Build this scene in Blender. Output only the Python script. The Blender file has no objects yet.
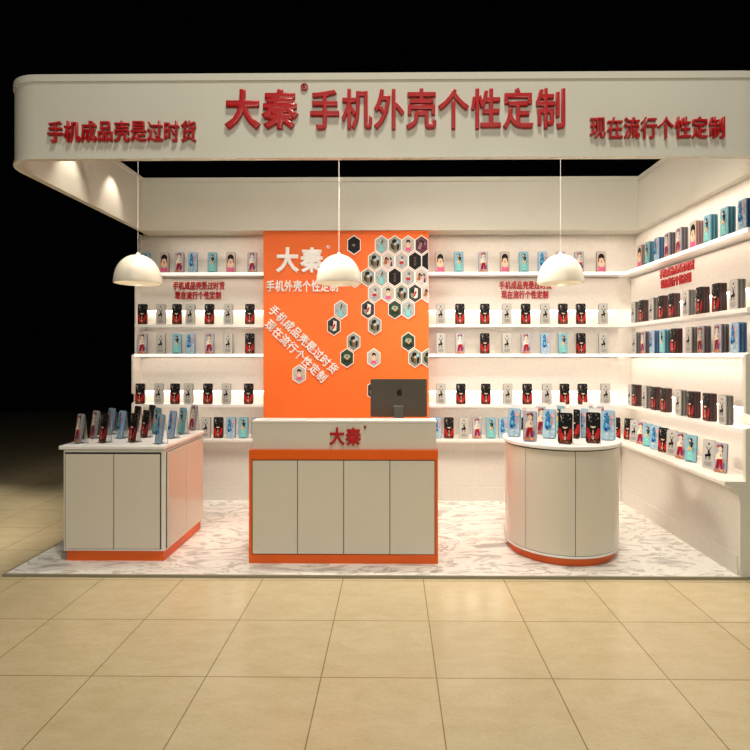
import bpy, bmesh, math, random
from mathutils import Vector, Matrix
random.seed(7)
C = bpy.context.scene.collection
S = bpy.context.scene
PI = math.pi

# ------------------------------------------------------------------ camera
TH = math.radians(0.6)
F = 537.0
CAMZ = 1.67
cam = bpy.data.cameras.new('camera')
cam.sensor_width = 36
cam.lens = F / 750 * 36
cam.shift_x = -12.4 / 750
cam.shift_y = -19.0 / 750
cam.clip_end = 200
co = bpy.data.objects.new('camera', cam)
co.location = (0, 0, CAMZ)
co.rotation_euler = (PI / 2, 0, TH)
C.objects.link(co)
S.camera = co

# ------------------------------------------------------------------ world, lights, exposure
w = bpy.data.worlds.new('dark_hall')
w.use_nodes = True
w.node_tree.nodes['Background'].inputs[0].default_value = (0.8, 0.85, 1.0, 1)
w.node_tree.nodes['Background'].inputs[1].default_value = 0.0005
S.world = w
S.view_settings.view_transform = 'Standard'
S.view_settings.look = 'None'
S.view_settings.gamma = 1
S.view_settings.use_curve_mapping = False
S.view_settings.exposure = 0.0

def light(name, kind, loc, target, energy, col, **kw):
    l = bpy.data.lights.new(name, kind)
    l.energy = energy
    l.color = col
    for k, v in kw.items():
        setattr(l, k, v)
    o = bpy.data.objects.new(name, l)
    o.location = loc
    d = Vector(target) - Vector(loc)
    o.rotation_euler = d.to_track_quat('-Z', 'Y').to_euler()
    C.objects.link(o)
    return o

WARM = (1.0, 0.86, 0.73)
# high hall spotlight over the kiosk front
light('hall_spotlight', 'SPOT', (0.3, 0.9, 10.0), (0.3, 4.8, 0), 1750, (1.0, 0.93, 0.80),
      spot_size=math.radians(66), spot_blend=0.9, shadow_soft_size=0.6)
light('hall_spotlight', 'SPOT', (-6.6, 3.0, 8.0), (-5.8, 4.2, 0), 2000, (1.0, 0.93, 0.80),
      spot_size=math.radians(36), spot_blend=0.2, shadow_soft_size=0.25)
# broad hall flood light facing the fascia
light('hall_flood', 'AREA', (0.2, -2.6, 4.2), (0, 4.2, 1.9), 178, (1.0, 0.93, 0.80),
      shape='RECTANGLE', size=6.0, size_y=2.4)
# lamps behind the fascia that wash the shelves, then an added right-wall fill
light('fascia_wash', 'AREA', (0.0, 4.12, 3.30), (0.0, 6.3, 1.3), 21, WARM,
      shape='RECTANGLE', size=5.2, size_y=0.2, spread=math.radians(110))
light('right_wall_fill', 'AREA', (-1.2, 4.75, 3.45), (2.88, 5.1, 1.1), 29, WARM,
      shape='RECTANGLE', size=1.1, size_y=0.2, spread=math.radians(90))
# added area lights under the soffit, filling its shade on the walls
light('soffit_fill', 'AREA', (0.0, 6.20, 3.09), (0.0, 6.26, 0), 8, WARM, shape='RECTANGLE', size=5.4, size_y=0.04)
light('soffit_fill', 'AREA', (2.74, 5.10, 3.09), (2.80, 5.10, 0), 4, WARM, shape='RECTANGLE', size=2.0, size_y=0.04)
# added area light below the hidden beam, brightening platform, worktops and ledges
light('beam_fill', 'AREA', (0.0, 4.76, 3.64), (0.0, 4.80, 0), 43, WARM, shape='RECTANGLE', size=4.6, size_y=0.06, spread=math.radians(105))
for yy in (4.72, 5.45):
    light('canopy_spotlight', 'SPOT', (-2.66, yy, 3.66), (-2.90, yy, 3.1), 16, WARM,
          spot_size=math.radians(62), spot_blend=0.8, shadow_soft_size=0.02)

# ------------------------------------------------------------------ helpers
def PX(px, Y):
    t = (px - 387.4) / F
    return Y * (t - TH) / (1 + t * TH)
def PH(px, py, Y):
    return CAMZ - (py - 356) / F * (Y - PX(px, Y) * TH)
def PY(px, X):                       # depth where a line of constant X crosses a column
    t = (px - 387.4) / F
    return X * (1 + t * TH) / (t - TH)

def tag(o, label=None, cat=None, group=None, kind=None):
    if label: o['label'] = label
    if cat: o['category'] = cat
    if group: o['group'] = group
    if kind: o['kind'] = kind
    return o
def empty(name, loc, rz=0.0, label=None, cat=None, group=None):
    o = bpy.data.objects.new(name, None)
    o.empty_display_size = 0.1
    o.location = loc
    o.rotation_euler = (0, 0, rz)
    C.objects.link(o)
    return tag(o, label, cat, group)
def obj(name, bm, mats, parent=None, smooth=False, bevel=0.0, seg=2, loc=None):
    if not isinstance(mats, (list, tuple)): mats = [mats]
    bmesh.ops.recalc_face_normals(bm, faces=bm.faces)
    me = bpy.data.meshes.new(name)
    bm.to_mesh(me); bm.free()
    for m in mats: me.materials.append(m)
    if smooth:
        for p in me.polygons: p.use_smooth = True
        if hasattr(me, 'set_sharp_from_angle'): me.set_sharp_from_angle(angle=math.radians(35))
    o = bpy.data.objects.new(name, me)
    C.objects.link(o)
    if parent: o.parent = parent
    if loc: o.location = loc
    if bevel > 0:
        b = o.modifiers.new('bevel', 'BEVEL'); b.width = bevel; b.segments = seg; b.limit_method = 'ANGLE'
        b.angle_limit = math.radians(40)
    return o
def box(bm, x0, x1, y0, y1, z0, z1, mi=0):
    v = [bm.verts.new(p) for p in ((x0,y0,z0),(x1,y0,z0),(x1,y1,z0),(x0,y1,z0),(x0,y0,z1),(x1,y0,z1),(x1,y1,z1),(x0,y1,z1))]
    for f in ((3,2,1,0),(4,5,6,7),(0,1,5,4),(1,2,6,5),(2,3,7,6),(3,0,4,7)):
        fc = bm.faces.new([v[i] for i in f]); fc.material_index = mi
    return bm
def B(*a): return box(bmesh.new(), *a)
def prism(bm, pts, axis, a0, a1, mi=0):
    """extrude a 2-D outline along an axis"""
    def P(u, v, a):
        return {'x': (a, u, v), 'y': (u, a, v), 'z': (u, v, a)}[axis]
    lo = [bm.verts.new(P(u, v, a0)) for u, v in pts]
    hi = [bm.verts.new(P(u, v, a1)) for u, v in pts]
    n = len(pts)
    bm.faces.new(lo[::-1]).material_index = mi
    bm.faces.new(hi).material_index = mi
    for i in range(n):
        bm.faces.new((lo[i], lo[(i+1) % n], hi[(i+1) % n], hi[i])).material_index = mi
    return bm
def lathe(bm, prof, n=48, c=(0,0,0)):
    rings = []
    for r, z in prof:
        if r < 1e-5:
            rings.append([bm.verts.new((c[0], c[1], c[2]+z))])
        else:
            rings.append([bm.verts.new((c[0]+r*math.cos(2*PI*i/n), c[1]+r*math.sin(2*PI*i/n), c[2]+z)) for i in range(n)])
    for a, b in zip(rings, rings[1:]):
        for i in range(n):
            j = (i+1) % n
            if len(a) == 1 and len(b) == 1: continue
            if len(a) == 1: bm.faces.new((a[0], b[i], b[j]))
            elif len(b) == 1: bm.faces.new((a[i], a[j], b[0]))
            else: bm.faces.new((a[i], a[j], b[j], b[i]))
    return bm
def rrect(x0, x1, y0, y1, radii, n=8):
    r00, r10, r11, r01 = radii
    pts = []
    for cx, cy, r, a in ((x0+r00, y0+r00, r00, PI), (x1-r10, y0+r10, r10, 1.5*PI), (x1-r11, y1-r11, r11, 0), (x0+r01, y1-r01, r01, PI/2)):
        for i in range(n+1):
            t = a + PI/2*i/n
            pts.append((cx + r*math.cos(t), cy + r*math.sin(t)))
    return pts

# ------------------------------------------------------------------ materials
MATS = {}
def mat(name, col, rough=0.5, metal=0.0, emit=None, estr=0.0, coat=0.0, trans=0.0, bump=0.0, vary=0.03, scale=9.0):
    m = bpy.data.materials.new(name); m.use_nodes = True
    nt = m.node_tree; b = nt.nodes['Principled BSDF']
    b.inputs['Roughness'].default_value = rough
    b.inputs['Metallic'].default_value = metal
    if coat: b.inputs['Coat Weight'].default_value = coat; b.inputs['Coat Roughness'].default_value = 0.04
    if trans: b.inputs['Transmission Weight'].default_value = trans
    if vary > 0:
        tc = nt.nodes.new('ShaderNodeTexCoord'); nz = nt.nodes.new('ShaderNodeTexNoise')
        nz.inputs['Scale'].default_value = scale; nz.inputs['Detail'].default_value = 3
        nt.links.new(tc.outputs['Object'], nz.inputs['Vector'])
        cr = nt.nodes.new('ShaderNodeValToRGB')
        cr.color_ramp.elements[0].position = .3; cr.color_ramp.elements[1].position = .7
        cr.color_ramp.elements[0].color = tuple(max(0, c*(1-vary)) for c in col) + (1,)
        cr.color_ramp.elements[1].color = tuple(min(1, c*(1+vary)) for c in col) + (1,)
        nt.links.new(nz.outputs['Fac'], cr.inputs['Fac'])
        nt.links.new(cr.outputs['Color'], b.inputs['Base Color'])
        if bump:
            bp = nt.nodes.new('ShaderNodeBump'); bp.inputs['Strength'].default_value = bump
            nt.links.new(nz.outputs['Fac'], bp.inputs['Height']); nt.links.new(bp.outputs['Normal'], b.inputs['Normal'])
    else:
        b.inputs['Base Color'].default_value = tuple(col) + (1,)
    if emit:
        b.inputs['Emission Color'].default_value = tuple(emit) + (1,)
        b.inputs['Emission Strength'].default_value = estr
    MATS[name] = m
    return m
def srgb(r, g, b):
    return tuple(((c/255)/12.92 if c/255 <= .04045 else ((c/255+.055)/1.055)**2.4) for c in (r, g, b))

m_wall = mat('warm_white_panel', (.72, .68, .62), .5, vary=.04, scale=30)
m_fascia = mat('fascia_paint', (.70, .69, .60), .28, vary=.015, scale=3)
m_gloss = mat('gloss_ivory_laminate', (.72, .68, .58), .16, coat=.15, vary=.01, scale=2)
m_white = mat('white_laminate', (.85, .83, .78), .3, vary=.01)
m_top = mat('white_worktop', (.88, .87, .84), .25, coat=.2, vary=.01)
m_orange = mat('orange_laminate', srgb(238, 100, 18), .35, vary=.02)
m_panel = mat('orange_panel_paint', srgb(245, 110, 30), .55, vary=.02, scale=4)
m_red = mat('red_acrylic', srgb(186, 22, 26), .35, coat=.2, vary=.03)
m_wlet = mat('white_acrylic', (.9, .9, .88), .35, vary=.01)
m_gap = mat('dark_gap', (.03, .028, .025), .7, vary=0)
m_alu = mat('grey_aluminium', srgb(92, 92, 82), .4, metal=.35, vary=.02)
m_black = mat('black_gloss', (.008, .008, .008), .3, vary=0)
m_led = mat('shelf_edge_light', (.9, .88, .84), .4, emit=(1, .93, .84), estr=0.65, vary=0)
m_led2 = mat('under_shelf_light', (.9, .88, .84), .4, emit=(1, .84, .70), estr=10.0, vary=0)
m_cord = mat('white_cord', (.8, .78, .72), .5, vary=0)
m_bulb = mat('lamp_bulb', (1, 1, 1), .4, emit=(1, .9, .72), estr=2.5, vary=0)
m_steel = mat('painted_steel', (.35, .34, .33), .5, vary=.02)

# translucent lamp shade
m_shade = bpy.data.materials.new('opal_shade'); m_shade.use_nodes = True
nt = m_shade.node_tree; b = nt.nodes['Principled BSDF']
b.inputs['Base Color'].default_value = (.74, .70, .60, 1); b.inputs['Roughness'].default_value = .12
tr = nt.nodes.new('ShaderNodeBsdfTranslucent'); tr.inputs['Color'].default_value = (.9, .85, .7, 1)
mx = nt.nodes.new('ShaderNodeMixShader'); mx.inputs['Fac'].default_value = .08
nt.links.new(b.outputs[0], mx.inputs[1]); nt.links.new(tr.outputs[0], mx.inputs[2])
nt.links.new(mx.outputs[0], nt.nodes['Material Output'].inputs['Surface'])

# clear acrylic
m_acr = mat('clear_acrylic', (.95, .97, .97), .04, trans=.85, vary=0)

def ramp(nt, src, stops):
    r = nt.nodes.new('ShaderNodeValToRGB')
    while len(r.color_ramp.elements) < len(stops): r.color_ramp.elements.new(.5)
    for e, (p, c) in zip(r.color_ramp.elements, stops):
        e.position = p; e.color = tuple(c) + (1,)
    nt.links.new(src, r.inputs['Fac'])
    return r.outputs['Color']
def mixc(nt, fac, a, b2, mode='MIX'):
    m = nt.nodes.new('ShaderNodeMix'); m.data_type = 'RGBA'; m.blend_type = mode
    if isinstance(fac, float): m.inputs[0].default_value = fac
    else: nt.links.new(fac, m.inputs[0])
    for k, s in ((6, a), (7, b2)):
        if isinstance(s, tuple): m.inputs[k].default_value = s + (1,)
        else: nt.links.new(s, m.inputs[k])
    return m.outputs[2]

# beige polished hall tiles
m_floor = bpy.data.materials.new('beige_stone_tiles'); m_floor.use_nodes = True
nt = m_floor.node_tree; b = nt.nodes['Principled BSDF']
tc = nt.nodes.new('ShaderNodeTexCoord'); mp = nt.nodes.new('ShaderNodeMapping')
mp.inputs['Location'].default_value = (-.226 + 6.0, -3.387 + 9.0, 0)
nt.links.new(tc.outputs['Object'], mp.inputs['Vector'])
br = nt.nodes.new('ShaderNodeTexBrick'); br.offset = 0; br.squash = 1
for k, v in (('Scale', 1), ('Mortar Size', .0032), ('Mortar Smooth', .1), ('Bias', 0), ('Brick Width', .6), ('Row Height', .6)):
    br.inputs[k].default_value = v
br.inputs['Color1'].default_value = (.93, .93, .93, 1); br.inputs['Color2'].default_value = (1, 1, 1, 1)
br.inputs['Mortar'].default_value = (.42, .38, .32, 1)
nt.links.new(mp.outputs[0], br.inputs['Vector'])
mp2 = nt.nodes.new('ShaderNodeMapping'); mp2.inputs['Scale'].default_value = (1.6, 3.4, 1)
nt.links.new(tc.outputs['Object'], mp2.inputs['Vector'])
nz = nt.nodes.new('ShaderNodeTexNoise'); nz.inputs['Scale'].default_value = 3; nz.inputs['Detail'].default_value = 9
nz.inputs['Roughness'].default_value = .68; nz.inputs['Distortion'].default_value = .3
nt.links.new(mp2.outputs[0], nz.inputs['Vector'])
base = ramp(nt, nz.outputs['Fac'], [(.25, (.58, .47, .275)), (.5, (.64, .53, .325)), (.75, (.69, .59, .38))])
nz2 = nt.nodes.new('ShaderNodeTexNoise'); nz2.inputs['Scale'].default_value = 26; nz2.inputs['Detail'].default_value = 4
nt.links.new(mp2.outputs[0], nz2.inputs['Vector'])
sp = ramp(nt, nz2.outputs['Fac'], [(.3, (.93, .92, .9)), (.6, (1, 1, 1))])
c1 = mixc(nt, 1.0, base, br.outputs['Color'], 'MULTIPLY')
c2 = mixc(nt, 1.0, c1, sp, 'MULTIPLY')
nt.links.new(c2, b.inputs['Base Color'])
b.inputs['Roughness'].default_value = .16
b.inputs['Specular IOR Level'].default_value = .5

# marbled platform surface
m_marble = bpy.data.materials.new('grey_veined_marble'); m_marble.use_nodes = True
nt = m_marble.node_tree; b = nt.nodes['Principled BSDF']
tc = nt.nodes.new('ShaderNodeTexCoord')
mp = nt.nodes.new('ShaderNodeMapping'); mp.inputs['Rotation'].default_value = (0, 0, .5); mp.inputs['Scale'].default_value = (1, 2.6, 1)
nt.links.new(tc.outputs['Object'], mp.inputs['Vector'])
n1 = nt.nodes.new('ShaderNodeTexNoise'); n1.inputs['Scale'].default_value = 1.9; n1.inputs['Detail'].default_value = 8
n1.inputs['Roughness'].default_value = .6; n1.inputs['Distortion'].default_value = .9
nt.links.new(mp.outputs[0], n1.inputs['Vector'])
v = ramp(nt, n1.outputs['Fac'], [(.28, (.30, .285, .26)), (.41, (.58, .55, .50)), (.46, (.88, .86, .80)), (.53, (.85, .83, .77)), (.555, (.44, .41, .37)), (.59, (.86, .84, .78)), (.68, (.82, .80, .74)), (.71, (.46, .43, .39)), (.75, (.86,.84,.78))])
nt.links.new(v, b.inputs['Base Color'])
b.inputs['Roughness'].default_value = .35

# ------------------------------------------------------------------ setting
tag(obj('floor', B(-14, 14, -3, 16, -.1, 0), m_floor), kind='structure')
KX0, KX1 = PX(5, 4.04), 3.05
plat = tag(obj('floor_platform', B(KX0, KX1, 4.04, 6.60, 0.0, .018), m_marble), kind='structure')
tag(obj('trim_1', B(KX0-.012, KX1+.01, 4.025, 4.04, 0.0, .022), mat('pale_metal_edge', srgb(150, 145, 125), .45, metal=.2)), kind='structure')
tag(obj('trim_2', B(KX0-.012, KX0, 4.04, 6.6, 0.0, .022), MATS['pale_metal_edge']), kind='structure')
G0 = .018
WY, WX, LX = 6.42, 2.88, PX(133.5, 6.18)
PLX0, PLX1, PLY = PX(263.5, 6.18), PX(428.7, 6.18), 6.18
RB, RT = 3.112, 3.72
tag(obj('wall_back', B(LX, 3.0, WY, WY+.06, G0, RT-.02), m_wall), kind='structure')
tag(obj('wall_right', B(WX, 3.0, 4.07, WY, G0, RT-.02), m_wall), kind='structure')

# end panels with a stepped profile  (p = distance from wall plane)
def end_prof():
    pts = [(0, G0), (.275, G0), (.285, .06), (.285, .55)]
    for i in range(1, 9):
        t = i/8*PI/2
        pts.append((.285 + .115*(1-math.cos(t)), .55 + .15*math.sin(t)))
    pts += [(.40, .73), (.245, .73), (.245, 1.12), (.19, 1.14), (.19, 1.22), (.245, 1.24), (.245, 1.68), (.17, 1.70), (.17, 2.62)]
    for i in range(1, 7):
        t = i/6*PI/2
        pts.append((.17 - .11*math.sin(t), 2.62 + .30*(1-math.cos(t)) ))
    pts += [(.06, RB), (0, RB)]
    return pts
ep = end_prof()
tag(obj('trim_3', prism(bmesh.new(), [(WX-p if p else WX+.12, z) for p, z in ep], 'y', 4.04, 4.07), m_fascia), kind='structure')
tag(obj('trim_4', prism(bmesh.new(), [(WY-p, z) for p, z in ep], 'x', LX-.02, LX), m_wall), kind='structure')

# ring fascia (canopy) round the top
def ring(outer, inner, z0, z1):
    bm = bmesh.new()
    L = []
    for pts, z in ((outer, z0), (outer, z1), (inner, z1), (inner, z0)):
        L.append([bm.verts.new((x, y, z)) for x, y in pts])
    n = len(outer)
    for k in range(4):
        a, b_ = L[k], L[(k+1) % 4]
        for i in range(n):
            j = (i+1) % n
            bm.faces.new((a[i], a[j], b_[j], b_[i]))
    return bm
OX0, OX1, FY = -2.915, 2.90, 3.90
IX0, IX1, IY = -2.872, PX(638, 6.15), 6.15
outer = rrect(OX0, OX1, FY, 6.52, (.30, .38, .01, .01), 10)
inner = rrect(IX0, IX1, FY+.05, IY, (.22, .30, .004, .004), 10)
fas = empty('header_fascia', (0, FY, RB), 0, 'long cream header fascia with rounded corners around the kiosk top', 'fascia')
def lk(o, parent):                     # keep world coordinates under a moved parent
    o.parent = parent
    bpy.context.view_layer.update()
    o.matrix_parent_inverse = parent.matrix_world.inverted()
    return o
lk(obj('fascia_band', ring(outer, inner, RB, RT), m_fascia, smooth=True), fas)
def grow(pts_args, g): return rrect(pts_args[0]-g, pts_args[1]+g, pts_args[2]-g, pts_args[3]+g, tuple(r+g for r in pts_args[4]), 10)
oa = (OX0, OX1, FY, 6.52, (.30, .38, .01, .01))
lk(obj('edge_trim', ring(grow(oa, .008), grow(oa, -.002), RT-.045, RT+.005), m_fascia, smooth=True), fas)
lk(obj('edge_trim', ring(grow(oa, .008), grow(oa, -.002), RB-.004, RB+.016), m_fascia, smooth=True), fas)
ia = (IX0, IX1, FY+.05, IY, (.22, .30, .004, .004))
lk(obj('edge_trim', ring(grow(ia, .002), grow(ia, -.008), RT-.05, RT-.03), m_fascia, smooth=True), fas)
tag(obj('trim_5', B(IX0, IX1, 4.74, 4.78, 3.66, 3.70), m_steel), kind='structure')   # beam the lamps hang from

# ------------------------------------------------------------------ shelving
BXP = .05
def shelf_unit(kind, a0, a1, z, p, zone, ordn, edge):
    """kind 'b' = along the back wall (a = x), 'r' = along the right wall (a = y)"""
    mid = (a0+a1)/2
    loc = (mid, WY, z) if kind == 'b' else (WX, mid, z)
    t = empty('wall_shelf', loc, 0, f'white lit wall shelf, {ordn} from top, {zone}', 'shelf', 'long white shelves of the display walls')
    def bx(q0, q1, z0, z1, a0=a0, a1=a1):
        q0 = max(q0, .0006)
        if kind == 'b': return B(a0, a1, WY-q1, WY-q0, z0, z1)
        return B(WX-q1, WX-q0, a0, a1, z0, z1)
    lk(obj('shelf_board', bx(0, p-.006, z-.035, z), m_top), t)
    lk(obj('light_strip', bx(p-.006, p, z-.033, z-.002), m_led if edge else m_top), t)
    en = {'top': .9, 'second': 1.8, 'third': 2.3, 'fourth': 2.0}[ordn] * (a1-a0)/2.4
    if kind == 'b': light('shelf_strip', 'AREA', (mid, WY-p+.02, z-.037), (mid, WY, z-.22), en, WARM, shape='RECTANGLE', size=a1-a0-.06, size_y=.015)
    else: en *= 1.9; light('shelf_strip', 'AREA', (WX-p+.02, mid, z-.037), (WX, mid, z-.22), en, WARM, shape='RECTANGLE', size=a1-a0-.06, size_y=.015)
    if not edge:
        top = z + .175 if ordn == 'second' else z + .145
        hi = 2.585 if ordn == 'second' else 1.645
        bk = bx(0, BXP, top, hi)
        lk(obj('back_box', bk, m_wall), t)
        lk(obj('light_bar', bx(.008, BXP-.008, top-.012, top, a0+.02, a1-.02), m_led2), t)
    return t
SZ = {'top': 2.64, 'second': 2.037, 'third': 1.695, 'fourth': 1.11}
SP = .215
for nm, z in SZ.items():
    e = nm in ('top', 'third')
    shelf_unit('b', LX, PLX0-.002, z, SP, 'left of the orange panel', nm, e)
    shelf_unit('b', PLX1+.002, WX-SP, z, SP, 'between orange panel and the right corner', nm, e)
    shelf_unit('r', 4.07, WY, z, SP, 'on the right side wall', nm, e)

def cab_prof():
    pts = [(0, G0), (.285, G0), (.285, .55)]
    for i in range(1, 9):
        t = i/8*PI/2
        pts.append((.285 + .115*(1-math.cos(t)), .55 + .15*math.sin(t)))
    pts += [(.40, .722), (.392, .73), (0, .73)]
    return pts
cp = cab_prof()
def base(lbl, kind, a0, a1):
    t = empty('base_cabinet', (((a0+a1)/2, WY-.15, G0) if kind == 'b' else (WX-.15, (a0+a1)/2, G0)), 0, lbl, 'cabinet', 'low white ledges under the shelves')
    if kind == 'b': bm = prism(bmesh.new(), [(WY-max(p, .001), z) for p, z in cp], 'x', a0, a1)
    else: bm = prism(bmesh.new(), [(WX-max(p, .001), z) for p, z in cp], 'y', a0, a1)
    for v_ in bm.verts:                      # mitred corner
        if kind == 'b' and a1 > 2.5 and v_.co.x > a1-1e-4: v_.co.x = WX-(WY-v_.co.y)-.001
        if kind == 'r' and v_.co.y > a1-1e-4: v_.co.y = WY-(WX-v_.co.x)-.001
    lk(obj('cabinet_body', bm, m_wall, smooth=True), t)
    q = .291
    if a1 > 2.5: a1 = (WX if kind == 'b' else WY)-.294
    def bx(z0, z1): return B(a0, a1, WY-q, WY-.284, z0, z1) if kind == 'b' else B(WX-q, WX-.284, a0, a1, z0, z1)
    lk(obj('plinth', bx(G0, .17), m_wall), t)
base('low white ledge cabinet against the back wall, left of orange panel', 'b', LX, PLX0)
base('low white ledge cabinet against the back wall near the right corner', 'b', PLX1, WX-.285)
base('low white ledge cabinet with curved lip along the right wall', 'r', 4.07, WY)

# orange feature panel
tag(obj('feature_panel', B(PLX0, PLX1, PLY, WY-.001, G0, RB-.001), m_panel), 'tall flat orange panel in the middle of the back wall', 'panel')

# ------------------------------------------------------------------ lettering
GL = {}
def glyph(ch, bevel, extr):
    k = (ch, bevel, extr)
    if k in GL: return GL[k]
    c = bpy.data.curves.new('char', 'FONT'); c.body = ch; c.size = 1
    c.extrude = extr; c.bevel_depth = bevel; c.bevel_resolution = 1; c.resolution_u = 3
    o = bpy.data.objects.new('char', c); C.objects.link(o)
    dg = bpy.context.evaluated_depsgraph_get()
    me = bpy.data.meshes.new_from_object(o.evaluated_get(dg))
    bpy.data.objects.remove(o)
    # centre on bounding box so that the em box is about 1 wide
    xs = [v_.co.x for v_ in me.vertices]; ys = [v_.co.y for v_ in me.vertices]
    cx, cy = (min(xs)+max(xs))/2, (min(ys)+max(ys))/2
    for v_ in me.vertices: v_.co.x -= cx; v_.co.y -= cy
    GL[k] = (me, max(xs)-min(xs), max(ys)-min(ys))
    return GL[k]
def lettering(name, text, origin, right, up, pitch, hgt, m, label, bevel=.018, depth=.03, group=None, skew=None, wfrac=.93, cat='sign'):
    """origin = left end, centre height, on the wall surface; right/up unit vectors; letters stand proud along right x up"""
    right = Vector(right).normalized(); up = Vector(up).normalized(); nrm = right.cross(up)
    R = Matrix((right, up, nrm)).transposed().to_4x4()
    t = bpy.data.objects.new(name, None); t.empty_display_size = .1
    t.matrix_world = Matrix.Translation(Vector(origin)) @ R
    C.objects.link(t); tag(t, label, cat, group)
    for i, ch in enumerate(text):
        if ch == ' ': continue
        me, gw, gh = glyph(ch, bevel, .05)
        key = me.name + m.name
        if not me.materials: me.materials.append(m)
        mm = me
        if me.materials[0] != m:
            mm = GL.get(('m', key))
            if mm is None:
                mm = me.copy(); mm.materials.clear(); mm.materials.append(m); GL[('m', key)] = mm
        o = bpy.data.objects.new('character', mm)
        C.objects.link(o); o.parent = t
        em = .92
        dz = max(v_.co.z for v_ in mm.vertices) if False else (.05 + bevel)
        o.scale = (pitch*wfrac/(.93+2*bevel), hgt/(.93+2*bevel), depth/(2*dz))
        if gh < .6:    # flat characters keep their height
            pass
        o.location = (pitch*(i+.5), 0, depth/2 + .001)
    return t
def ring_mark(parent, x, y, r, m, depth=.012):
    bm = bmesh.new()
    n = 20
    L = []
    for rr, z in ((r, 0), (r, depth), (r*.78, depth), (r*.78, 0)):
        L.append([bm.verts.new((x+rr*math.cos(2*PI*i/n), y+rr*math.sin(2*PI*i/n), z)) for i in range(n)])
    for k in range(4):
        a, b_ = L[k], L[(k+1) % 4]
        for i in range(n): bm.faces.new((a[i], a[(i+1)%n], b_[(i+1)%n], b_[i]))
    o = obj('registered_mark', bm, m, parent)
    me, gw, gh = glyph('R', .02, .05)
    mm = me.copy(); mm.materials.clear(); mm.materials.append(m)
    l = bpy.data.objects.new('mark_letter', mm); C.objects.link(l); l.parent = o
    l.location = (x, y, depth/2); l.scale = (r*1.5, r*1.5, depth/.14)

FX = lambda px: PX(px, FY)
FZ = lambda px, py: PH(px, py, FY)
FR, FU = (1, 0, 0), (0, 0, 1)
fy = FY - .0005
def fascia_text(text, px0, px1, py0, py1, label, bevel):
    n = len(text); x0, x1 = FX(px0), FX(px1)
    return lettering('fascia_lettering', text, (x0, fy, (FZ(px0, py0)+FZ(px1, py1))/2), FR, FU, (x1-x0)/n,
                     abs(FZ(px0, py0)-FZ(px0, py1)), m_red, label, bevel, .026)
fascia_text('手机成品壳是过时货', 48.5, 197.5, 122, 143, 'small red Chinese lettering at the left end of the header', .012)
fascia_text('现在流行个性定制', 588.5, 724, 118, 139.5, 'small red Chinese lettering at the right end of the header', .012)
fascia_text('手机外壳个性定制', 309, 566, 90, 130.5, 'largest row of eight red Chinese characters on the header centre', .022)
t = fascia_text('大秦', 224.5, 299, 90.5, 130.5, 'big red two-character logo left of centre on the header', .046)
ring_mark(t, FX(304.5)-FX(224.5), .165, .027, m_red)
# letters on the outer left side of the header
t = lettering('fascia_lettering', '大秦', (OX0+.0005, 4.95, 3.42), (0, -1, 0), (0, 0, 1), .26, .28, m_red,
              'red lettering on the left flank of the header, seen edge-on', .036, .045)

# shelf slogans on the back boxes
byb = WY - BXP - .0005
def slogan(px0, px1, py0, py1, text, lbl):
    x0, x1 = PX(px0, byb), PX(px1, byb)
    lettering('slogan_lettering', text, (x0, byb, (PH(px0, py0, byb)+PH(px0, py1, byb))/2), FR, FU, (x1-x0)/len(text),
              abs(PH(px0, py0, byb)-PH(px0, py1, byb)), m_red, lbl, .02, .015, 'red slogans on the shelf backs')
L1, L2 = '手机成品壳是过时货', '现在流行个性定制'
slogan(173, 225, 281.8, 290, L1, 'upper line of red lettering under the top shelf, left of orange panel')
slogan(175, 221.5, 291.4, 299.4, L2, 'lower line of red lettering under the top shelf, left of orange panel')
slogan(499, 551.6, 281.2, 289.4, L1, 'upper line of red lettering behind the right pendant lamp')
slogan(501, 548.3, 290.6, 298.8, L2, 'lower line of red lettering below the right pendant lamp')
bxr = WX - BXP - .0005
y0, y1 = PY(660.2, bxr), PY(695, bxr)
for txt, zz, sh, lbl in ((L1, 2.532, 0, 'upper line of red lettering on the right side wall'), (L2, 2.42, .03, 'lower line of red lettering on the right side wall')):
    ya, yb = y0 - sh, y1 + sh*1.8
    lettering('slogan_lettering', txt, (bxr, ya, zz), (0, -1, 0), (0, 0, 1), (ya-yb)/len(txt), .095, m_red, lbl, .02, .015, 'red slogans on the shelf backs')

# white lettering on the orange panel
py_ = PLY - .0005
def panel_text(text, px0, px1, py0, py1, lbl, bevel, d=.02):
    x0, x1 = PX(px0, py_), PX(px1, py_)
    return lettering('panel_lettering', text, (x0, py_, (PH(px0, py0, py_)+PH(px0, py1, py_))/2), FR, FU, (x1-x0)/len(text),
              abs(PH(px0, py0, py_)-PH(px0, py1, py_)), m_wlet, lbl, bevel, d)
t = panel_text('大秦', 275.5, 324, 247.5, 273, 'big white two-character logo high on the orange panel', .036)
ring_mark(t, .61, .15, .02, m_wlet)
panel_text('手机外壳个性定制', 266, 338.5, 280.5, 292, 'white line of characters under the logo on orange panel', .02)
def slant(text, pa, pb, hp, lbl):
    a = Vector((PX(pa[0], py_), py_, PH(pa[0], pa[1], py_))); b_ = Vector((PX(pb[0], py_), py_, PH(pb[0], pb[1], py_)))
    r = (b_-a); L_ = r.length; r.normalize(); u = Vector((-r.z, 0, r.x))
    lettering('panel_lettering', text, a, r, u, L_/len(text), hp, m_wlet, lbl, .012, .02)
slant(L1, (271, 307.5), (336.5, 371.5), .122, 'upper slanting line of white lettering on the orange panel')
slant(L2, (267, 322), (325.5, 380), .122, 'lower slanting line of white lettering on the orange panel')

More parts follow.
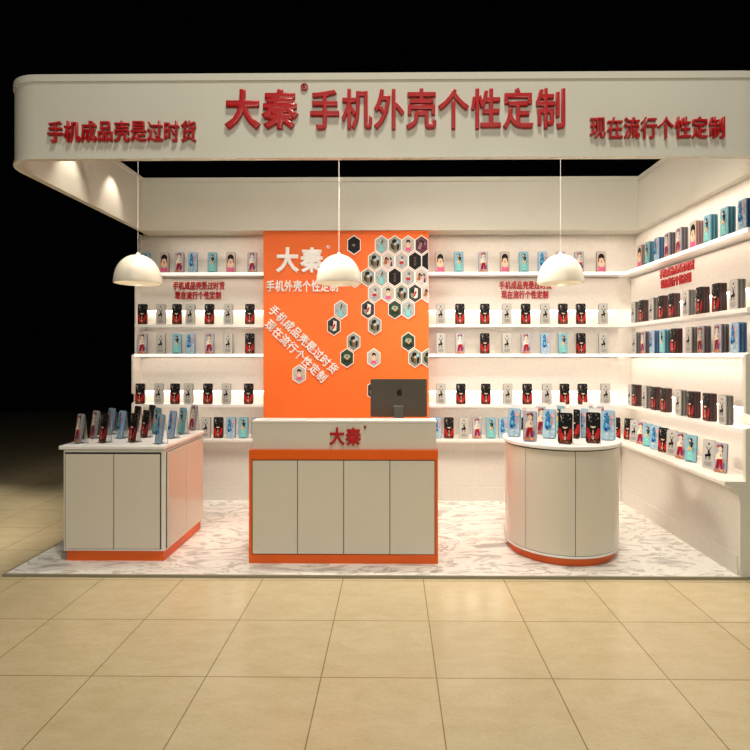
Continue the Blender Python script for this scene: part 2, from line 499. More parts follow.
# ------------------------------------------------------------------ prints
class Print:
    """flat printed picture made of layered coloured shapes, facing -Y, in metres"""
    def __init__(s): s.bm = bmesh.new(); s.mats = []; s.k = 0
    def mi(s, col):
        n = 'ink_%d_%d_%d' % col
        m = MATS.get(n) or mat(n, srgb(*col), .5, vary=0)
        m.node_tree.nodes['Principled BSDF'].inputs['Specular IOR Level'].default_value = .2
        if m not in s.mats: s.mats.append(m)
        return s.mats.index(m)
    def poly(s, pts, col):
        y = -.0003*s.k; s.k += 1
        f = s.bm.faces.new([s.bm.verts.new((x, y, z)) for x, z in pts]); f.material_index = s.mi(col)
    def ell(s, cx, cz, rx, rz, col, rot=0, n=14):
        ca, sa = math.cos(rot), math.sin(rot)
        s.poly([(cx+rx*math.cos(2*PI*i/n)*ca-rz*math.sin(2*PI*i/n)*sa, cz+rx*math.cos(2*PI*i/n)*sa+rz*math.sin(2*PI*i/n)*ca) for i in range(n)], col)
    def done(s, name='printed_picture'):
        me = bpy.data.meshes.new(name); 
        for f in s.bm.faces:
            f.normal_update()
            if f.normal.y > 0: f.normal_flip()
        s.bm.to_mesh(me); s.bm.free()
        for m in s.mats: me.materials.append(m)
        return me
PW, PHH = .108, .24
def ground(P, col, inset=.003, r=.014):
    P.poly(rrect(-PW/2+inset, PW/2-inset, inset, PHH-inset, (r,)*4, 4), col)
def rct(P, x0, x1, z0, z1, col): P.poly([(x0, z0), (x1, z0), (x1, z1), (x0, z1)], col)
def blobs(P, x0, x1, z0, z1, cols, n, seed, rmin=.003, rmax=.009):
    g = random.Random(seed)
    for _ in range(n):
        rx = g.uniform(rmin, rmax)
        P.ell(g.uniform(x0, x1), g.uniform(z0, z1), rx, rx*g.uniform(.7, 2.2), cols[g.randrange(len(cols))], g.uniform(-1, 1), 8)
def design_A():
    P = Print(); ground(P, (14, 12, 13))
    P.ell(-.034, .070, .014, .050, (170, 22, 26), .15); P.ell(.034, .070, .014, .050, (170, 22, 26), -.15)
    P.ell(-.022, .056, .010, .026, (190, 36, 34), .1); P.ell(.022, .056, .010, .026, (190, 36, 34), -.1)
    rct(P, -.046, .046, .006, .022, (84, 44, 28))
    P.ell(0, .085, .017, .044, (14, 12, 13))
    blobs(P, -.038, .038, .165, .222, [(104, 102, 102), (62, 60, 62), (150, 148, 146), (30, 28, 30)], 13, 4, .002, .006)
    P.ell(-.030, .205, .0045, .020, (170, 168, 166), .3)
    P.ell(.004, .186, .016, .020, (14, 12, 13))
    P.ell(0, .128, .020, .013, (206, 176, 150)); P.ell(.002, .137, .022, .008, (24, 20, 22)); P.ell(0, .122, .007, .006, (236, 220, 200))
    P.ell(0, .082, .0055, .020, (214, 160, 140)); P.ell(0, .044, .009, .018, (206, 190, 170)); P.ell(0, .05, .003, .016, (20, 16, 18))
    blobs(P, -.04, .04, .008, .03, [(140, 74, 40), (60, 30, 20), (190, 120, 80)], 8, 9, .002, .005)
    return P.done()
def design_B():
    P = Print(); ground(P, (190, 188, 182))
    P.ell(0, .205, .0075, .0085, (30, 28, 30))
    for s_ in (-1, 1):
        P.poly([(s_*.004, .150), (s_*.02, .172), (s_*.026, .192), (s_*.017, .176), (s_*.001, .156)], (60, 56, 56))
        P.poly([(s_*.014, .166), (s_*.012, .184), (s_*.009, .166)], (60, 56, 56))
    P.ell(.001, .143, .008, .013, (16, 14, 16), -.3)
    P.ell(.008, .122, .010, .020, (16, 14, 16), .5); P.ell(-.008, .110, .022, .011, (16, 14, 16), .1)
    for x in (-.026, -.018, .004, .011): P.poly([(x, .106), (x+.005, .106), (x+.004, .070), (x+.001, .070)], (30, 28, 28))
    for z, a in ((.052, .034), (.042, .028), (.032, .036), (.022, .024)): rct(P, -a, a, z, z+.004, (120, 118, 114))
    return P.done()
def design_C():
    P = Print(); ground(P, (176, 178, 190))
    blobs(P, -.040, .040, .09, .222, [(60, 84, 120), (40, 52, 76), (130, 160, 190), (200, 200, 206)], 18, 3, .004, .010)
    P.ell(.002, .190, .017, .020, (226, 204, 172)); P.ell(-.010, .214, .022, .009, (176, 70, 66), .2); P.ell(.020, .200, .004, .008, (24, 24, 30))
    P.poly([(-.024, .10), (.024, .115), (.012, .168), (-.008, .168), (-.034, .135)], (234, 222, 198))
    P.ell(.008, .140, .004, .014, (160, 60, 60), .3); P.ell(-.028, .112, .010, .008, (238, 228, 206))
    P.poly([(-.018, .108), (.022, .112), (.032, .03), (.012, .03), (.004, .080), (-.006, .03), (-.032, .03)], (160, 18, 34))
    P.ell(-.014, .07, .003, .03, (110, 10, 24), -.15); P.ell(.034, .062, .008, .024, (92, 110, 160)); P.ell(.036, .10, .008, .008, (214, 150, 110))
    rct(P, -.042, .042, .008, .022, (196, 112, 76)); blobs(P, -.04, .04, .008, .03, [(226, 178, 130), (150, 70, 60)], 7, 6, .002, .005)
    return P.done()
def design_D():
    P = Print(); ground(P, (160, 190, 208))
    blobs(P, -.038, .038, .02, .222, [(186, 210, 220), (140, 176, 200), (200, 206, 214)], 16, 21, .005, .011)
    P.ell(-.012, .165, .020, .050, (34, 122, 178), .15); P.ell(-.016, .110, .022, .038, (58, 150, 200))
    blobs(P, -.032, .010, .08, .215, [(90, 184, 222), (24, 96, 160), (44, 140, 196), (150, 208, 228)], 22, 12, .003, .008)
    P.ell(-.016, .086, .013, .014, (20, 72, 150))
    blobs(P, .016, .040, .130, .215, [(222, 130, 134), (206, 150, 160), (236, 180, 170)], 9, 5, .004, .009)
    blobs(P, -.03, .03, .012, .060, [(196, 216, 220), (170, 196, 216)], 7, 2, .004, .01)
    return P.done()
def design_E():
    P = Print(); ground(P, (136, 180, 194))
    blobs(P, -.04, .04, .10, .225, [(98, 158, 178), (140, 194, 204), (86, 140, 166)], 12, 8, .005, .012)
    P.poly([(-.018, .105), (.012, .105), (.034, .012), (-.030, .012)], (124, 206, 196))
    blobs(P, -.024, .024, .014, .09, [(150, 222, 210), (104, 188, 184)], 7, 3, .003, .008)
    P.ell(.002, .186, .014, .026, (22, 14, 18), -.2); P.ell(.013, .150, .009, .030, (22, 14, 18), -.45)
    P.ell(-.003, .187, .008, .012, (236, 192, 166)); P.ell(-.004, .124, .009, .022, (226, 196, 70), .1)
    P.ell(.012, .114, .004, .022, (236, 192, 166), .5); P.ell(-.014, .118, .004, .018, (236, 192, 166), -.4); rct(P, -.03, .03, .010, .016, (70, 90, 100))
    return P.done()
def design_F():
    P = Print(); ground(P, (190, 180, 166))
    P.ell(0, .168, .037, .046, (16, 12, 15)); P.ell(-.031, .125, .006, .036, (16, 12, 15)); P.ell(.031, .125, .006, .036, (16, 12, 15))
    P.ell(0, .140, .026, .034, (238, 198, 168)); P.ell(0, .176, .028, .012, (16, 12, 15)); P.ell(-.016, .166, .010, .010, (16, 12, 15)); P.ell(.016, .166, .010, .010, (16, 12, 15))
    P.ell(0, .100, .035, .040, (238, 202, 172)); P.ell(0, .118, .010, .016, (214, 136, 104)); P.ell(0, .128, .005, .006, (190, 80, 80))
    P.ell(-.009, .146, .003, .004, (40, 26, 24)); P.ell(.009, .146, .003, .004, (40, 26, 24))
    P.poly([(-.038, .064), (-.012, .052), (.012, .052), (.038, .064), (.044, .010), (-.044, .010)], (222, 92, 144))
    blobs(P, -.036, .036, .012, .05, [(236, 130, 170), (196, 70, 120)], 6, 7, .003, .007)
    return P.done()
DES = {}
for k, fn, body, desc in (
        ('A', design_A, (52, 26, 26), 'red and black phone case'), ('B', design_B, (128, 126, 122), 'white deer phone case'),
        ('C', design_C, (120, 112, 116), 'red-trousered figure phone case'), ('D', design_D, (84, 118, 160), 'blue and pink phone case'),
        ('E', design_E, (88, 138, 154), 'teal phone case'), ('F', design_F, (130, 96, 90), 'pink portrait phone case')):
    DES[k] = dict(print=fn(), desc=desc, mat=mat('case_shell_'+k, srgb(*body), .35, vary=.04), bodies={},
                  mat2=mat('case_shell_pale_'+k, srgb(*[int(c+(30 if k in 'AF' else -42)) for c in body]), .35, vary=.04))
def case_body(k, th):
    d = DES[k]['bodies']
    alt = th < 0; k_ = th; th = abs(th)
    if k_ not in d:
        bm = prism(bmesh.new(), rrect(-PW/2, PW/2, 0, PHH, (.016,)*4, 5), 'y', 0, th)
        bmesh.ops.recalc_face_normals(bm, faces=bm.faces)
        bmesh.ops.bevel(bm, geom=[e for e in bm.edges if abs(e.verts[0].co.y-e.verts[1].co.y) < 1e-6], offset=min(.0025, th*.2), segments=1, affect='EDGES')
        me = bpy.data.meshes.new('phone_case'); bm.to_mesh(me); bm.free(); me.materials.append(DES[k]['mat2' if alt else 'mat'])
        d[k_] = me
    return d[k_]
ORD = ['first', 'second', 'third', 'fourth', 'fifth', 'sixth', 'seventh', 'eighth', 'ninth', 'tenth', 'eleventh', 'twelfth']
def case(k, loc, rz, label, group, th=.012, lean=0.0, print_=True, sc=1.0):
    o = bpy.data.objects.new('phone_case', case_body(k, th))
    o.location = loc; o.rotation_euler = (-lean, 0, rz); o.scale = (sc, 1, sc)
    C.objects.link(o); tag(o, label, 'phone case', group)
    if print_:
        p = bpy.data.objects.new('printed_picture', DES[k]['print'])
        C.objects.link(p); p.parent = o; p.location = (0, -.0008, 0)
    return o

# back wall rows: pixel centre columns read left to right
CY = 6.225      # front plane of the cases
def back_row(shelf, items, zone, Yc=CY, z=None, th=.03):
    z = SZ[shelf] if z is None else z
    for i, (px, k) in enumerate(items):
        sh = f'{shelf} shelf' if shelf in SZ else 'lowest ledge'
        if px is None: continue
        case(k, (PX(px, Yc), Yc, z+.0005), 0, f"{DES[k]['desc']}, {ORD[i]} from left on {sh} {zone}",
             f'phone cases on the {sh} {zone}', th, lean=math.radians(2))
zl, zr = 'left of orange panel', 'right of orange panel'
back_row('top', [(145, 'E'), (164, 'F'), (179, 'C'), (192.5, 'D'), (212, 'E'), (230.5, 'F'), (252, 'C')], zl)
back_row('second', [(142, 'A'), (160.5, 'B'), (176.5, 'A'), (190, 'B'), (209, 'A'), (228, 'B'), (249.5, 'A')], zl)
back_row('third', [(142, 'C'), (160.5, 'B'), (176.5, 'E'), (190, 'D'), (209, 'C'), (228, 'B'), (249.5, 'A')], zl)
back_row('fourth', [(139.5, 'A'), (158.3, 'B'), (174.5, 'A'), (188, 'B'), (207.5, 'A'), (226, 'B'), (248.3, 'A')], zl)
back_row('ledge', [(205.5, 'B'), (218, 'A'), (230.5, 'D'), (243, 'E'), (256, 'C')], zl, 6.12, .73)
back_row('top', [(440.3, 'F'), (459, 'E'), (483.3, 'C'), (505, 'F'), (524, 'E'), (543, 'D'), (561, 'C'), (579.5, 'C'), (601.5, 'F')], zr)
back_row('second', [(440.8, 'B'), (460, 'A'), (485, 'A'), (507, 'B'), (526, 'A'), (545.5, 'B'), (563.3, 'A'), (581.3, 'A'), (603.7, 'B')], zr)
back_row('third', [(440.8, 'B'), (460, 'C'), (485, 'A'), (507, 'B'), (526, 'C'), (545.5, 'D'), (563.3, 'E'), (581.3, 'A'), (603.7, 'B')], zr)
back_row('fourth', [(441, 'B'), (461, 'A'), (486, 'A'), (508, 'B'), (527.5, 'A'), (547.3, 'B'), (565, 'A'), (583, 'A'), (606, 'B')], zr)
back_row('ledge', [(437, 'D'), (449, 'A'), (464, 'B'), (477, 'C'), (491, 'E'), (503.5, 'D'), (519, 'A'), (616, 'A')], zr, 6.12, .73)

# right wall stacks (front case plus four behind it)
rows = {'top': (SZ['top'], [(638.5,'F'),(646,'E'),(655.5,'D'),(666,'C'),(677.5,'C'),(692,'F'),(706,'E'),(723,'E'),(741,'D')]),
        'second': (SZ['second'], [(630.5,'B'),(638.5,'A'),(648.5,'B'),(658,'A'),(668.3,'A'),(683,'B'),(696.5,'A'),(713,'A'),(731,'B')]),
        'third': (SZ['third'], [(631,'B'),(640,'C'),(649,'D'),(659,'E'),(670,'A'),(685.5,'B'),(697.5,'C'),(714.5,'C'),(731.5,'D')]),
        'fourth': (SZ['fourth'], [(624,'B'),(632.5,'A'),(642.5,'B'),(651.5,'A'),(661.5,'A'),(676.5,'B'),(689,'A'),(704.5,'A'),(720.5,'B')])}
FXR = WX - .185
# centre of the face of each case, evenly read along the wall
for nm, (z, its) in rows.items():
    for i, (px, k) in enumerate(its):
        pc = px + {'top': 0, 'second': 1.5, 'third': 2, 'fourth': .5}[nm]
        Yc = PY(pc + 1.0, FXR)
        if Yc > 6.15: Yc = 6.15
        for s_ in range(5):
            lab = f"{DES[k]['desc']}, {ORD[i]} from corner, {nm} right-wall shelf, " + ('front of stack' if s_ == 0 else f'{ORD[s_]} in stack')
            case(k, (FXR + s_*.0138, Yc, z+.0005), -PI/2, lab, f'stacked phone cases on the {nm} right-wall shelf', .0082, print_=(s_ == 0)) if s_ % 2 == 0 else case(k, (FXR + s_*.0138, Yc, z+.0005), -PI/2, lab, f'stacked phone cases on the {nm} right-wall shelf', -.0082, print_=False)
for i, (px, k) in enumerate([(627.5,'A'),(633.5,'B'),(640,'C'),(647,'E'),(654.5,'D'),(662.5,'A'),(671,'B'),(680,'C'),(690,'E'),(708,'B'),(719.5,'C')]):
    xx = WX - .25
    Yc = min(PY(px, xx), 6.08)
    case(k, (xx, Yc, .7305), -math.radians(62), f"{DES[k]['desc']}, {ORD[i]} from corner on the right-wall ledge", 'phone cases on the right-wall ledge', .016, lean=math.radians(4))

# ------------------------------------------------------------------ left cabinet
CX0, CX1, CY0, CY1 = PX(63.5, 4.30), PX(165, 4.30), 4.30, 5.15
ct = empty('display_cabinet', ((CX0+CX1)/2, (CY0+CY1)/2, G0), 0, 'square white gloss display cabinet on orange plinth at left', 'cabinet')
lk(obj('plinth', B(CX0+.02, CX1-.012, CY0+.012, CY1-.02, G0, .10), m_orange), ct)
lk(obj('cabinet_body', B(CX0, CX1, CY0, CY1, .10, .912), m_white, bevel=.004), ct)
lk(obj('worktop', B(CX0-.025, CX1+.010, CY0-.025, CY1+.025, .920, .950), m_top, bevel=.005), ct)
def door(parent, x0, x1, z0, z1, y, hand=None):
    g = .004
    lk(obj('door', B(x0+g, x1-g, y-.012, y, z0+g, z1-g), m_gloss, bevel=.0015), parent)
lk(obj('door_gap', B(CX0+.012, CX1-.03, CY0-.003, CY0+.01, .115, .895), m_gap), ct)
mid = PX(114.5, 4.30)
door(ct, CX0+.02, mid, .118, .885, CY0-.0035); door(ct, mid, CX1-.034, .118, .885, CY0-.0035)
lk(obj('door_gap', B(CX1-.01, CX1+.003, CY0+.02, CY1-.02, .115, .895), m_gap), ct)
for a, b_ in ((CY0+.024, (CY0+CY1)/2-.02), ((CY0+CY1)/2-.02, CY1-.024)):
    lk(obj('door', B(CX1+.0035, CX1+.015, a+.003, b_-.003, .120, .890), m_gloss, bevel=.0015), ct)

# ------------------------------------------------------------------ counter
QX0, QX1, QY = PX(249, 4.27), PX(438, 4.27), 4.27
QY1 = QY + .55
cn = empty('cash_counter', ((QX0+QX1)/2, QY+.27, G0), 0, 'white and orange cash counter in front of the orange panel', 'counter')
bm = bmesh.new()
box(bm, QX0, QX1, QY, QY1, G0, .085); 
lk(obj('plinth', bm, m_orange), cn)
bm = bmesh.new()
box(bm, QX0, QX0+.022, QY, QY1, .085, .845); box(bm, QX1-.022, QX1, QY, QY1, .085, .845)
box(bm, QX0, QX1, QY, QY1, .845, .920)
lk(obj('orange_frame', bm, m_orange), cn)
lk(obj('cabinet_body', B(QX0+.022, QX1-.022, QY+.02, QY1, .085, .845), m_gap), cn)
js = [PX(p, QY) for p in (251.6, 297.4, 343.6, 389.9, 435.8)]
js[0] = QX0+.024; js[-1] = QX1-.024
for a, b_ in zip(js, js[1:]):
    lk(obj('door', B(a+.003, b_-.003, QY+.004, QY+.02, .092, .836), m_gloss, bevel=.0015), cn)
UX0, UX1, UY = PX(252.4, 4.30), PX(436.3, 4.30), 4.30
zt = PH(340, 420.3, UY)
lk(obj('riser', B(UX0, UX1, UY, UY+.16, .920, zt-.02), m_gloss, bevel=.003), cn)
lk(obj('riser_top', B(UX0-.004, UX1+.004, UY-.004, UY+.165, zt-.02, zt), m_top, bevel=.005), cn)
x0, x1 = PX(329, UY), PX(361.5, UY)
zc = (PH(340, 427, UY)+PH(340, 445.5, UY))/2
t = lettering('counter_lettering', '大秦', (x0, UY-.0005, zc), FR, FU, (x1-x0)/2, .145, m_red, 'small red two-character logo on the counter front', .036, .014)
ring_mark(t, .29, .075, .011, m_red, .008)

# monitor on the lower worktop
MY = 4.74
mx0, mx1 = PX(370.5, MY), PX(427, MY)
mw = mx1-mx0; mz1 = PH(400, 379, MY); mz0 = mz1 - .335
mon = empty('computer_monitor', ((mx0+mx1)/2, MY, .92), 0, 'dark grey computer monitor seen from behind on the counter', 'monitor')
bm = prism(bmesh.new(), rrect(mx0, mx1, mz0, mz1, (.012,)*4, 4), 'y', MY, MY+.028)
lk(obj('display_panel', bm, m_alu, bevel=.003), mon)
lk(obj('screen', B(mx0+.012, mx1-.012, MY+.028, MY+.0295, mz0+.05, mz1-.012), m_black), mon)
xm = (mx0+mx1)/2
bm = bmesh.new()
st = [(MY-.075, .921), (MY-.075, .930), (MY-.020, 1.225), (MY+.0, 1.235), (MY+.0, 1.215), (MY-.055, .935), (MY+.09, .930), (MY+.09, .921)]
prism(bm, st, 'x', xm-.045, xm+.045)
lk(obj('stand', bm, mat('dark_aluminium', srgb(76, 76, 68), .45, metal=.35, vary=.02), bevel=.002), mon)
ap = [(0,.62),(.12,.70),(.30,.74),(.46,.66),(.55,.56),(.44,.44),(.40,.28),(.44,.10),(.58,-.02),(.50,-.24),(.36,-.46),(.20,-.58),(.0,-.50),(-.20,-.58),(-.36,-.46),(-.52,-.20),(-.60,.08),(-.58,.36),(-.46,.62),(-.28,.74),(-.12,.70)]
leaf = [(.0,.80),(.02,.98),(.12,1.12),(.26,1.18),(.24,1.02),(.14,.86)]
bm = bmesh.new(); s_ = .042; zl_ = PH(400, 393.2, MY)
for pts in (ap, leaf): prism(bm, [(xm+.006+x*s_, zl_+z*s_) for x, z in pts], 'y', MY-.0012, MY+.001)
lk(obj('logo', bm, m_black), mon)

# ------------------------------------------------------------------ round cabinet
RCX, RCY, RR = PX(560.2, 4.67), 4.67, .468
rc = empty('round_display_cabinet', (RCX, RCY, G0), 0, 'round white display cabinet on orange plinth at right', 'cabinet')
n = 72
def cyl(r, z0, z1, bev=0):
    pr = [(0, z0), (r-bev, z0), (r, z0+bev), (r, z1-bev), (r-bev, z1), (0, z1)] if bev else [(0, z0), (r, z0), (r, z1), (0, z1)]
    return lathe(bmesh.new(), pr, n, (RCX, RCY, 0))
lk(obj('plinth', cyl(RR-.035, G0, .085), m_orange, smooth=True), rc)
lk(obj('cabinet_body', cyl(RR-.006, .085, .93), m_gap, smooth=True), rc)
lk(obj('bottom_rim', cyl(RR+.003, .085, .102, .003), m_white, smooth=True), rc)
lk(obj('worktop', cyl(RR+.022, .935, .968, .006), m_top, smooth=True), rc)
def ang(px):
    best = None
    for i in range(1801):
        a = PI + PI*i/1800
        x, y = RCX+RR*math.cos(a), RCY+RR*math.sin(a)
        p = 387.4 + F*(x+y*TH)/(y-x*TH)
        if (best is None or abs(p-px) < best[0]) and y < RCY-.1: best = (abs(p-px), a)
    return best[1]
js = [ang(525.5), ang(575.6)]
st_ = js[1]-js[0]
edges = [js[0]-st_*1.0, js[0], js[1]] + [js[1] + (2*PI - 2*st_)*i/4 for i in range(1, 5)]
for a, b_ in zip(edges, edges[1:]):
    bm = bmesh.new(); g = .006; m_ = 14
    L = [[], [], [], []]
    for i in range(m_+1):
        t_ = a+g+(b_-a-2*g)*i/m_
        for k, (r, z) in enumerate(((RR, .108), (RR, .922), (RR-.012, .922), (RR-.012, .108))):
            L[k].append(bm.verts.new((RCX+r*math.cos(t_), RCY+r*math.sin(t_), z)))
    for k in range(4):
        for i in range(m_): bm.faces.new((L[k][i], L[k][i+1], L[(k+1)%4][i+1], L[(k+1)%4][i]))
    bm.faces.new([L[k][0] for k in range(4)]); bm.faces.new([L[k][-1] for k in range(4)])
    lk(obj('door', bm, m_gloss, smooth=True), rc)

# ------------------------------------------------------------------ cases on stands on the two cabinets
def stand_proto():
    bm = bmesh.new()
    box(bm, -.052, .052, .016, .020, .004, .262)          # backing card
    obj_ = bm
    return obj_
sm = None
def stand(loc, rz, label, group, lean, back=True):
    global sm
    r = empty('display_stand', loc, rz, label, 'display stand', group)
    if sm is None:
        bm = bmesh.new(); box(bm, -.034, .060, .0, .003, 0, .275)
        a = bpy.data.meshes.new('backing_card'); bmesh.ops.recalc_face_normals(bm, faces=bm.faces); bm.to_mesh(a); bm.free(); a.materials.append(m_wlet)
        bm = bmesh.new(); box(bm, -.045, .045, -.02, .075, 0, .003)
        prism(bm, [(.070, .003), (.073, .003), (.052, .235), (.049, .235)], 'x', -.03, .03)
        b2 = bpy.data.meshes.new('clear_foot'); bmesh.ops.recalc_face_normals(bm, faces=bm.faces); bm.to_mesh(b2); bm.free(); b2.materials.append(m_acr)
        sm = (a, b2)
    if back:
        c1 = bpy.data.objects.new('backing_card', sm[0]); C.objects.link(c1); c1.parent = r
        c1.location = (0, .016, .003); c1.rotation_euler = (-lean, 0, 0)
    c2 = bpy.data.objects.new('clear_foot', sm[1]); C.objects.link(c2); c2.parent = r
def standing(px, py, ztop, k, phi, lean, where, lbl_i, sc=1.08, back=True):
    d = py - 356
    zc_ = (CAMZ-ztop)*F/d
    t = (px-387.4)/F
    # solve Y from camera depth
    Y = zc_ * (1 + t*TH)
    X = PX(px, Y)
    rz = math.radians(phi)
    stand((X, Y, ztop+.0003), rz, f'clear stand holding the {DES[k]["desc"]}, {lbl_i} {where}', 'clear display stands '+where.split(',')[0], lean, back)
    c = case(k, (X, Y, ztop+.0036), rz, f'{DES[k]["desc"]} on stand, {lbl_i} {where}', 'phone cases on stands '+where.split(',')[0], .012, lean, sc=sc)
LL = math.radians(12)
for i, (px, py, k) in enumerate([(77,443.5,'C'),(92.5,438.5,'C'),(101.5,443,'A'),(108.5,434.5,'D'),(119,438.5,'D'),(131,442.5,'A'),(134.5,431.5,'A'),(143,437.7,'A'),
                                  (149,430,'A'),(154.5,434,'E'),(157.5,444,'D'),(169.8,438.5,'D'),(180,434.3,'E'),(191.5,430.3,'C')]):
    standing(px, py, .950, k, -37, LL*.6, 'on the left cabinet', (ORD+['thirteenth','fourteenth'])[i]+' from left', 1.0, False)
for i, (px, py, k) in enumerate([(513.5,437,'D'),(529.5,441.5,'C'),(541,434.5,'C'),(549,438.5,'D'),(558,433,'E'),(565,444,'A'),(573,438.5,'A'),(581,437.5,'D'),
                                  (586,433,'C'),(593,443.3,'A'),(603,434.5,'C'),(608,440.5,'D')]):
    standing(px, py, .968, k, -24 if px > 520 else -30, LL*.5, 'on the round cabinet', ORD[i]+' from left', 1.02)

# ------------------------------------------------------------------ hexagonal pictures
HW, HT, HS = 6.55, 9.7, 5.2     # half width, half height, half side in px
PPM = F/6.17
def hexpts(s=1.0):
    w_, t_, q = HW/PPM*s, HT/PPM*s, HS/PPM*s
    return [(0, -t_), (w_, -q), (w_, q), (0, t_), (-w_, q), (-w_, -q)]
def clipx(pts, xm_):
    out = []
    for i, p in enumerate(pts):
        q = pts[(i+1) % len(pts)]
        if p[0] <= xm_: out.append(p)
        if (p[0] <= xm_) != (q[0] <= xm_):
            t_ = (xm_-p[0])/(q[0]-p[0]); out.append((xm_, p[1]+t_*(q[1]-p[1])))
    return out
class HP(Print):
    def __init__(s, cl): super().__init__(); s.cl = cl
    def poly(s, pts, col):
        pts = clipx(pts, s.cl)
        if len(pts) > 2: super().poly(pts, col)
def hexpic(k, cl):
    P = HP(cl)
    u = .01
    def e(cx, cz, rx, rz, col, rot=0): P.ell(cx*u, cz*u, rx*u, rz*u, col, rot)
    g = {'G': (168, 174, 172), 'W': (150, 152, 136), 'P': (188, 184, 174), 'M': (96, 62, 72), 'K': (16, 14, 16), 'L': (24, 26, 26),
         'R': (60, 58, 52), 'N': (52, 70, 52), 'B': (196, 190, 180), 'C': (180, 178, 172)}[k]
    P.poly(hexpts(.925), g)
    g_ = random.Random(k); pal = {'G': [(150,158,160),(184,190,188)], 'W': [(36,34,32),(190,190,170),(70,84,60),(206,196,176),(28,26,28),(130,110,90)], 'P': [(176,172,164),(200,196,188)],
        'M': [(70,36,50),(130,90,100),(50,30,40),(160,120,130)], 'K': [(16,14,16),(26,22,22)], 'L': [(30,34,34),(18,18,18)], 'R': [(30,28,26),(90,90,80),(150,150,140)],
        'N': [(30,46,30),(80,100,70),(20,24,20)], 'B': [(170,110,70),(220,210,200),(120,70,44),(60,60,80),(232,190,190)], 'C': [(196,192,190),(160,156,160)]}[k]
    for _ in range(22): e(g_.uniform(-4.6, 4.6), g_.uniform(-5.2, 5.2), g_.uniform(.5, 1.3), g_.uniform(.5, 1.5), pal[g_.randrange(len(pal))], g_.uniform(-1, 1))
    if k == 'G':
        P.poly([(-.018, -.0), (.012, .0), (.026, -.075), (-.030, -.075)], (124, 206, 208)); e(0, 2, 1.2, 2.6, (110, 150, 160)); e(.6, 4.6, 1.1, 2, (30, 24, 28), -.4); e(-.2, 5, .7, .8, (232, 196, 170))
    elif k == 'W':
        e(-.5, 3.6, 3, 3, (24, 22, 22)); e(-3, -2, 1.6, 4, (40, 60, 40), .3); e(3.4, -3, 1.3, 3.5, (20, 20, 22), -.2); e(0, -3.2, 1.6, 4.2, (120, 96, 74)); e(.3, 1, 1.4, 1.6, (222, 190, 160)); e(3, 3, 1.6, 2.2, (150, 190, 214))
    elif k == 'P':
        e(0, 3.2, 2.4, 2.8, (16, 12, 16)); e(0, .8, 1.9, 2.6, (240, 200, 172)); e(0, -1.8, 2.2, 2, (240, 200, 172)); P.poly([(-.024, -.030), (.024, -.030), (.03, -.066), (-.03, -.066)], (226, 92, 148)); e(0, 1.2, .7, .8, (210, 130, 104))
    elif k == 'M':
        e(0, 3, 2.4, 2.6, (60, 34, 44)); e(-1, 0, 2, 3, (150, 110, 100)); e(2, -3, 2.4, 3, (110, 30, 60)); e(-2.4, -3, 1.8, 2.4, (150, 120, 130))
    elif k == 'K':
        e(0, 3.4, 1.7, 1.5, (92, 58, 50)); e(0, .4, 1.3, 1.4, (84, 74, 62)); e(0, -2.6, 1.8, 1.6, (70, 62, 54)); e(0, -4.6, 1.2, .7, (104, 90, 70))
    elif k == 'L':
        e(.4, -.6, 1.4, 1.6, (120, 92, 60)); e(-1, -.2, .7, 1, (150, 150, 146)); e(1, 1, .5, 1.6, (80, 70, 60), .5)
    elif k == 'R':
        P.poly([(-.010, -.062), (.028, -.050), (.034, .05), (-.004, .064)], (226, 222, 216)); e(.2, -.4, 1.1, 3.6, (196, 40, 48), -.35); e(-3.4, -2.6, 1.4, 3, (140, 140, 120), .3); e(-2.6, 3, 1.6, 2.4, (24, 24, 24))
    elif k == 'N':
        e(0, 1.6, 3.8, 2.6, (140, 180, 170)); e(.4, .4, 1.8, 3, (196, 150, 100)); e(-2, -3.4, 2.4, 2, (30, 52, 30)); e(2.4, -3.6, 2, 1.8, (30, 40, 30)); e(0, 2, .9, 1, (90, 60, 40))
    elif k == 'B':
        e(-2.8, 0, 1.7, 4.2, (160, 96, 54)); e(-2.4, 3.4, 1.2, 1.6, (50, 34, 28)); e(2.6, 3.2, 1, 1.2, (30, 30, 34)); e(1.6, -2, 1.3, 3, (226, 170, 176)); e(3.6, -2.6, .8, 2, (50, 46, 60))
    elif k == 'C':
        e(.6, 3.6, 1.5, 2, (110, 104, 120), .3); e(0, .8, 1.2, 1.8, (224, 214, 200)); P.poly([(-.020, -.004), (.018, -.004), (.026, -.034), (-.026, -.034)], (178, 30, 52)); e(-.6, -5, 1.4, 1.6, (150, 160, 186))
    return P.done('picture')
NAMES = {'G': 'teal gown', 'W': 'dark-haired figure', 'P': 'pink portrait', 'M': 'mauve', 'K': 'black and brown', 'L': 'nearly black', 'R': 'white and red', 'N': 'green and brown', 'B': 'brown and white', 'C': 'red skirt'}
hexes = []
for y_, row in ((245, [(381.6,'G'),(394.9,'W'),(408.2,'P'),(421.6,'M')]), (261.1, [(374.7,'W'),(388.2,'B'),(401.6,'C'),(415,'K'),(428.2,'K')]),
                (277.2, [(368,'W'),(381.4,'G'),(394.8,'K'),(408.2,'C'),(421.6,'B')]), (293.3, [(374.7,'C'),(388.2,'P'),(401.6,'W'),(415,'R'),(428.2,'B')]),
                (309.4, [(368,'R'),(394.8,'N'),(408.2,'G')])):
    for i, (x_, k) in enumerate(row):
        hexes.append((x_, y_, k, f'in the honeycomb, {ORD[i]} from left, row {["one","two","three","four","five"][int(round((y_-245)/16.1))]} down'))
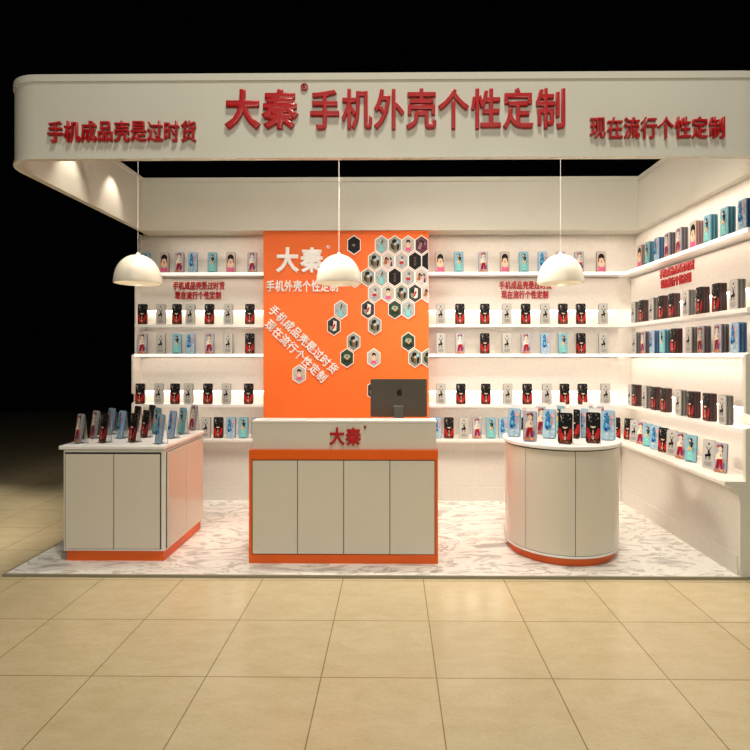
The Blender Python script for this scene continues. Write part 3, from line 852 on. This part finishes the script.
hexes += [(340.8,309.8,'G','touching the upper right of another, left of the honeycomb'),(333.9,326,'R','left of the honeycomb, just above the slanting letters'),
          (374.7,325.5,'W','hanging lowest of the pair below the honeycomb left side'),(353.6,341.8,'W','upper of the touching pair beside the slanting letters end'),
          (347,357.9,'N','lower of the touching pair beside the slanting letters end'),(373.8,357.9,'P','alone in the middle above the monitor'),
          (408.3,341.8,'N','uppermost of three at the right, above the monitor'),(415,358,'W','second of three at the right, above the monitor'),
          (428.2,358,'W','cut by the right panel edge above the monitor'),(299.2,374.2,'P','alone at lower left below the slanting letters'),
          (374,390.4,'R','half hidden behind the monitor left edge'),(354,245,'L','alone at the top, left of the honeycomb'),
          (354.7,278,'P','half hidden behind the middle pendant lamp')]
for x_, y_, k, where in hexes:
    X, Z = PX(x_, 6.165), PH(x_, y_, 6.165)
    cl = PLX1 - X
    cl = cl if cl < HW/PPM else 9
    t = empty('hexagonal_picture', (X, PLY-.0005, Z), 0, f'{NAMES[k]} hexagonal picture {where}', 'picture', 'hexagonal pictures on the orange panel')
    bm = prism(bmesh.new(), clipx(hexpts(1.02), cl-.001), 'y', -.016, 0)
    obj('frame', bm, m_wlet, t)
    p = bpy.data.objects.new('picture', hexpic(k, cl-.006)); C.objects.link(p); p.parent = t; p.location = (0, -.0165, 0)

# ------------------------------------------------------------------ pendant lamps
LYP = 4.76
for px, lbl in ((138, 'white dome pendant lamp hanging at left before the black gap'), (339, 'white dome pendant lamp hanging before the orange panel'),
                (560.5, 'white dome pendant lamp hanging at right above the round cabinet')):
    X = PX(px, LYP); zr_ = PH(px, 283, LYP) - .005
    R0, HH = .199, .256
    t = empty('pendant_lamp', (X, LYP, zr_), 0, lbl, 'lamp', 'dome pendant lamps')
    prof = [(R0, 0), (R0+.002, .012)]
    for i in range(1, 15):
        a = PI/2*i/14
        prof.append((R0*math.cos(a)**.92 if i < 14 else .012, .012 + (HH-.012)*math.sin(a)))
    inn = [(max(.008, r-.005), z-.004 if z > .012 else z) for r, z in prof][::-1]
    obj('lamp_shade', lathe(bmesh.new(), prof+inn+[prof[0]], 56), m_shade, t, smooth=True)
    obj('bulb', lathe(bmesh.new(), [(0, .09), (.025, .10), (.034, .125), (.025, .155), (.014, .18), (.014, .20), (0, .20)], 20), m_bulb, t, smooth=True)
    obj('socket', lathe(bmesh.new(), [(0, .20), (.018, .20), (.018, .262), (.01, .275), (0, .275)], 20), m_cord, t, smooth=True)
    obj('cord', lathe(bmesh.new(), [(0, .27), (.0015, .27), (.0015, 3.66-zr_), (0, 3.66-zr_)], 8), m_cord, t)
    l = bpy.data.lights.new('bulb_light', 'POINT'); l.energy = .7; l.color = (1, .85, .65); l.shadow_soft_size = .03
    lo = bpy.data.objects.new('bulb_light', l); C.objects.link(lo); lo.parent = t; lo.location = (0, 0, .06)
